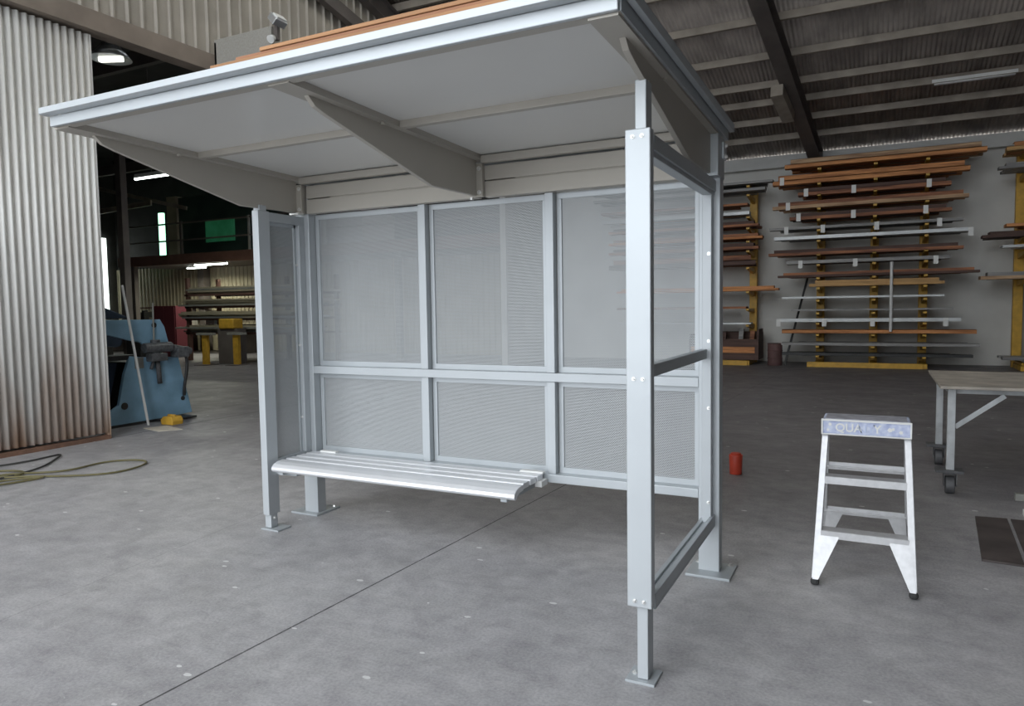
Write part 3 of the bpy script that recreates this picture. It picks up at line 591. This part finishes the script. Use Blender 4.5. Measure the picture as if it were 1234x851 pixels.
# ---------------------------------------------------------------- wheeled steel table
tb = empty('work_table', (4.0, 2.9, 0), 'wheeled steel work table with brown top cut by the right edge of the photo', 'table')
MB().box(3.19, 5.3, 2.27, 3.6, .79, .812).build('table_top', tablem, tb, .003)
MB().box(3.30, 5.2, 2.40, 2.45, .745, .79).box(3.30, 5.2, 3.36, 3.41, .745, .79).box(3.25, 3.30, 2.34, 3.45, .745, .79).box(5.18, 5.23, 2.34, 3.45, .745, .79).build('apron', legm, tb, .003)
for (x, y) in ((3.27, 2.36), (3.27, 3.43), (5.2, 2.36), (5.2, 3.43)):
    lg = MB().box(x-.026, x+.026, y-.026, y+.026, .175, .789).build('leg', legm, tb, .003)
    MB().box(x-.095, x+.085, y-.07, y+.07, .160, .182).build('castor_plate', castm, lg, .002)
    cs = MB().box(x-.042, x-.036, y-.04, y+.04, .06, .165).box(x+.036, x+.042, y-.04, y+.04, .06, .165)
    cs.box(x-.042, x+.042, y-.03, y+.03, .145, .166); cs.build('castor_fork', castm, lg)
    MB().cyl((x-.03, y, .066), (x+.03, y, .066), .066, n=24).build('wheel', castm, lg, .006, True)
MB().bar((3.295, 2.36, .50), (3.60, 2.36, .745), .008, .035, (0, 1, 0)).build('brace', legm, tb, .002)
MB().bar((5.175, 2.36, .50), (4.87, 2.36, .745), .008, .035, (0, 1, 0)).build('brace', legm, tb, .002)
# plates and offcuts on the floor at right
tag(MB().prism([(3.365, 1.716), (3.545, 1.735), (3.495, .775), (3.30, .79)], 'z', 0, .012).build('steel_plate', stain, bev=.002), 'dark brown steel plate lying flat on the floor, the one nearer the step ladder', 'steel plate')
tag(MB().prism([(3.565, 1.74), (4.2, 1.70), (4.2, .72), (3.515, .77)], 'z', 0, .010).build('steel_plate', stain, bev=.002), 'dark brown steel plate on the floor cut by the right edge of the photo', 'steel plate')
tag(MB().box(3.67, 4.4, 2.30, 2.36, 0, .05).build('steel_offcut', greysheet, bev=.003), 'pale steel offcut on the floor under the table edge, the further of two', 'offcut')
tag(MB().box(3.655, 4.3, 1.87, 1.92, 0, .04).build('steel_offcut', white_m, bev=.003), 'pale steel offcut on the floor behind the dark plates, the nearer of two', 'offcut')

# ---------------------------------------------------------------- cantilever racks on the back wall
def rack(xs, x_base, label, arms, top=4.6):
    e = empty('cantilever_rack', (sum(xs)/len(xs), 14.2, 0), label, 'storage rack')
    for x in xs:
        u = MB().box(x-.085, x+.085, 14.28, 14.42, 0, top).build('upright', yel, e, .006)
        MB().box(x-.06, x+.06, 13.35, 14.3, .0, .10).build('foot', yel, e, .006)
        for z in arms: MB().prism([(14.28, z-.05), (14.28, z-.17), (13.42, z-.09), (13.42, z-.05)], 'x', x-.035, x+.035).build('arm', yel, u)
    if x_base: MB().box(*x_base, 13.30, 13.37, 0, .11).build('base_beam', yel, e, .004)
    return e
col = {'o': mat('rust_orange_steel', (.80, .36, .14), .8, 0, .5, 3, c2=(.42, .17, .07), stretch=(.5, 6, 6)),
       'b': mat('rust_brown_steel', (.46, .20, .10), .8, 0, .5, 3, c2=(.17, .075, .05), stretch=(.5, 6, 6)),
       'd': mat('dark_brown_steel', (.13, .075, .06), .75, 0, .4, 3, stretch=(.5, 6, 6)),
       't': mat('tan_steel', (.66, .45, .27), .75, 0, .4, 3, c2=(.36, .21, .12), stretch=(.5, 6, 6)),
       'g': mat('grey_steel', (.37, .36, .35), .6, .1, .4, 3, stretch=(.5, 6, 6)),
       'w': mat('pale_galvanised_steel', (.66, .68, .68), .45, .2, .2, 3),
       'y': mat('amber_steel', (.68, .40, .16), .7, 0, .3, 3, stretch=(.5, 6, 6)),
       'k': blackst}
cname = {'o': 'rust-orange', 'b': 'rust-brown', 'd': 'dark brown', 't': 'tan', 'g': 'grey', 'w': 'pale galvanised', 'y': 'amber', 'k': 'black'}
def bars(lv, where, x0, x1, z, h, cols, n, label, tags=()):
    if h >= .09 and lv != 'lowest':          # heavy bundles carry a second, shorter layer on top
        stack(lv, where, x0, x1, z, h*.55, cols, n, 'lower', ())
        stack(lv, where, x0+.12, x1-.1, z+h*.56, h*.6, cols[::-1], n, 'upper', tags)
    else: stack(lv, where, x0, x1, z, h, cols, n, '', tags)
def stack(lv, where, x0, x1, z, h, cols, n, lay_, tags):
    dy = .85/n
    for k in range(n):
        c_ = cols[k % len(cols)]; a = x0+(0 if k == 0 else random.uniform(0, .35)); b_ = x1-(0 if k == 0 else random.uniform(0, .35))
        hh = h*(1 if k == 0 else random.uniform(.6, .95)); y = 13.42+k*dy; g = MB()
        if h > .08:      # open channel section so the ends read as rolled steel
            g.box(a, b_, y, y+.008, z, z+hh); g.box(a, b_, y, y+dy*.8, z+hh-.008, z+hh); g.box(a, b_, y, y+dy*.8, z, z+.008)
        else: g.box(a, b_, y, y+dy*.85, z, z+hh)
        o = g.build('steel_bar', col[c_])
        pos = ('front bar', 'second bar', 'third bar', 'rearmost bar')[k] if n < 5 else ''
        tag(o, '%s steel %s, %s%s level, %s' % (cname[c_], pos, (lay_+' layer of ') if lay_ else '', lv, where), 'steel bar', 'steel bars on the %s level of the %s' % (lv, where))
        if k == 0:
            for tx in tags: MB().box(tx-.04, tx+.05, y-.006, y-.001, z-.10, z+.07).build('paper_tag', tag_m, o)
arms_m = (.30, .51, .77, 1.02, 1.25, 1.53, 1.80, 2.02, 2.31, 2.54, 2.84, 3.07, 3.30, 3.54, 3.84, 4.08, 4.40)
rack((1.62, 2.72, 3.68), (1.42, 3.66), 'tall yellow cantilever rack fixed in the middle of the back wall, heavily loaded', arms_m)
ordn = ['topmost', 'second from top', 'third from top', 'fourth from top', 'fifth from top', 'sixth from top', 'seventh from top', 'eighth from top', 'ninth from top', 'tenth from top', 'eleventh from top', 'twelfth from top', 'thirteenth from top', 'fourteenth from top', 'fifteenth from top', 'sixteenth from top', 'lowest']
mid = [(.91, 4.70, 4.38, .17, 'oot', 4, ()), (.66, 4.42, 4.03, .18, 'obo', 4, (.85,)), (1.19, 4.10, 3.77, .14, 'bd', 3, (1.35, 2.3, 3.7)), (.66, 4.41, 3.50, .13, 'tob', 4, (.98,)),
       (1.02, 4.12, 3.25, .12, 'bd', 3, (1.2, 2.3, 3.65)), (.59, 4.33, 3.04, .055, 'gk', 3, (.95, 1.7, 2.75, 3.9)), (.70, 4.50, 2.82, .07, 'wgk', 3, (4.45,)), (.58, 4.34, 2.47, .11, 'bd', 3, ()),
       (.96, 4.11, 2.28, .07, 'gd', 2, (1.25, 2.35, 3.85)), (.78, 4.63, 1.98, .09, 'db', 3, ()), (1.44, 4.02, 1.77, .11, 'y', 2, ()), (.88, 4.02, 1.51, .04, 'w', 2, ()),
       (1.07, 4.19, 1.235, .035, 'gk', 2, ()), (.79, 4.32, .99, .075, 'wg', 3, (.8, 1.75, 2.7, 4.05)), (.88, 4.60, .735, .085, 'oy', 3, ()), (.87, 4.66, .47, .06, 'gd', 3, ()), (.89, 4.55, .245, .06, 'kgd', 4, ())]
for k, (x0, x1, z, h, cs, n_, tg) in enumerate(mid):
    bars(ordn[k], 'middle wall rack', x0, x1, z, h, cs, n_, '', tg)
rack((.13,), (-1.2, .15), 'yellow cantilever rack on the back wall, partly hidden behind the shelter post', (.62, .98, 1.35, 1.75, 2.3, 2.68, 2.9, 3.2, 3.45, 3.95, 4.15), 4.18)
left = [(-3.6, .66, 4.14, .05, 'gk', 3), (-3.6, .50, 3.98, .06, 'gk', 3), (-3.4, .12, 3.66, .05, 'b', 2), (-3.4, .16, 3.45, .07, 'wt', 3), (-3.2, .36, 3.18, .10, 'bd', 3), (-3.2, .45, 2.9, .10, 'ob', 3), (-3.2, .36, 2.66, .12, 'bd', 3), (-3.2, .30, 2.3, .2, 'db', 3),
        (-3.0, .80, 1.71, .09, 'o', 3), (-3, .1, 1.3, .05, 'bd', 2), (-3, .2, .94, .04, 'w', 2)]
lo = ordn[:10]+['lowest']
for k, (x0, x1, z, h, cs, n_) in enumerate(left):
    bars(lo[k], 'rack behind shelter', x0, x1, z, h, cs, n_, '')
cr = empty('storage_crate', (-.4, 13.9, 0), 'rust-brown crate of offcuts under the left wall rack, just right of the shelter', 'crate')
MB().box(-1.2, .38, 13.4, 14.2, .12, .16).box(-1.2, .38, 13.4, 13.44, .16, .60).box(-1.2, .38, 14.16, 14.2, .16, .75).box(-1.2, -1.16, 13.44, 14.16, .16, .7).box(.34, .38, 13.44, 14.16, .16, .82).build('crate_body', col['d'], cr)
MB().box(-1.15, .30, 13.38, 13.42, .28, .42).build('side_board', col['o'], cr)
for k, (x, hh) in enumerate(((-.9, .3), (-.5, .22), (-.1, .34), (.15, .26))):
    tag(MB().bar((x, 13.8, .165), (x+.05, 13.82, .62+hh*.6), .1, .12).build('steel_offcut', col['bdgb'[k]]), ('brown offcut at the far left end of the crate', 'dark offcut in the middle of the crate', 'grey offcut right of the middle of the crate', 'brown offcut at the right end of the crate')[k]+' under the left wall rack', 'offcut')
rack((5.40,), None, 'yellow cantilever rack on the back wall at the right edge of the photo', (.2, 1.86, 2.42, 2.75, 3.98, 4.2, 4.45))
rgt = [(5.02, 8.2, 4.34, .14, 'yo', 3), (4.90, 8.2, 4.0, .09, 'g', 3), (4.66, 8.2, 2.66, .10, 'd', 2), (5.05, 8.2, 2.86, .06, 'o', 2), (5.0, 8.2, 2.45, .05, 'w', 2), (4.64, 8.2, 1.83, .12, 'tg', 2), (5.05, 8.2, .21, .06, 'g', 3)]
ro = ('topmost', 'second from top', 'fourth from top', 'third from top', 'fifth from top', 'sixth from top', 'lowest')
for k, (x0, x1, z, h, cs, n_) in enumerate(rgt):
    bars(ro[k], 'right wall rack', x0, x1, z, h, cs, n_, '')
tag(MB().cyl((3.05, 13.36, .78), (3.05, 13.36, 2.25), .03, n=12).build('white_pipe', white_m), 'upright white pipe standing in front of the middle wall rack', 'pipe')
tag(MB().bar((.95, 13.36, .02), (1.35, 14.2, 2.0), .04, .05).build('black_bar', blackst), 'black bar leaning against the back wall left of the middle rack', 'bar')
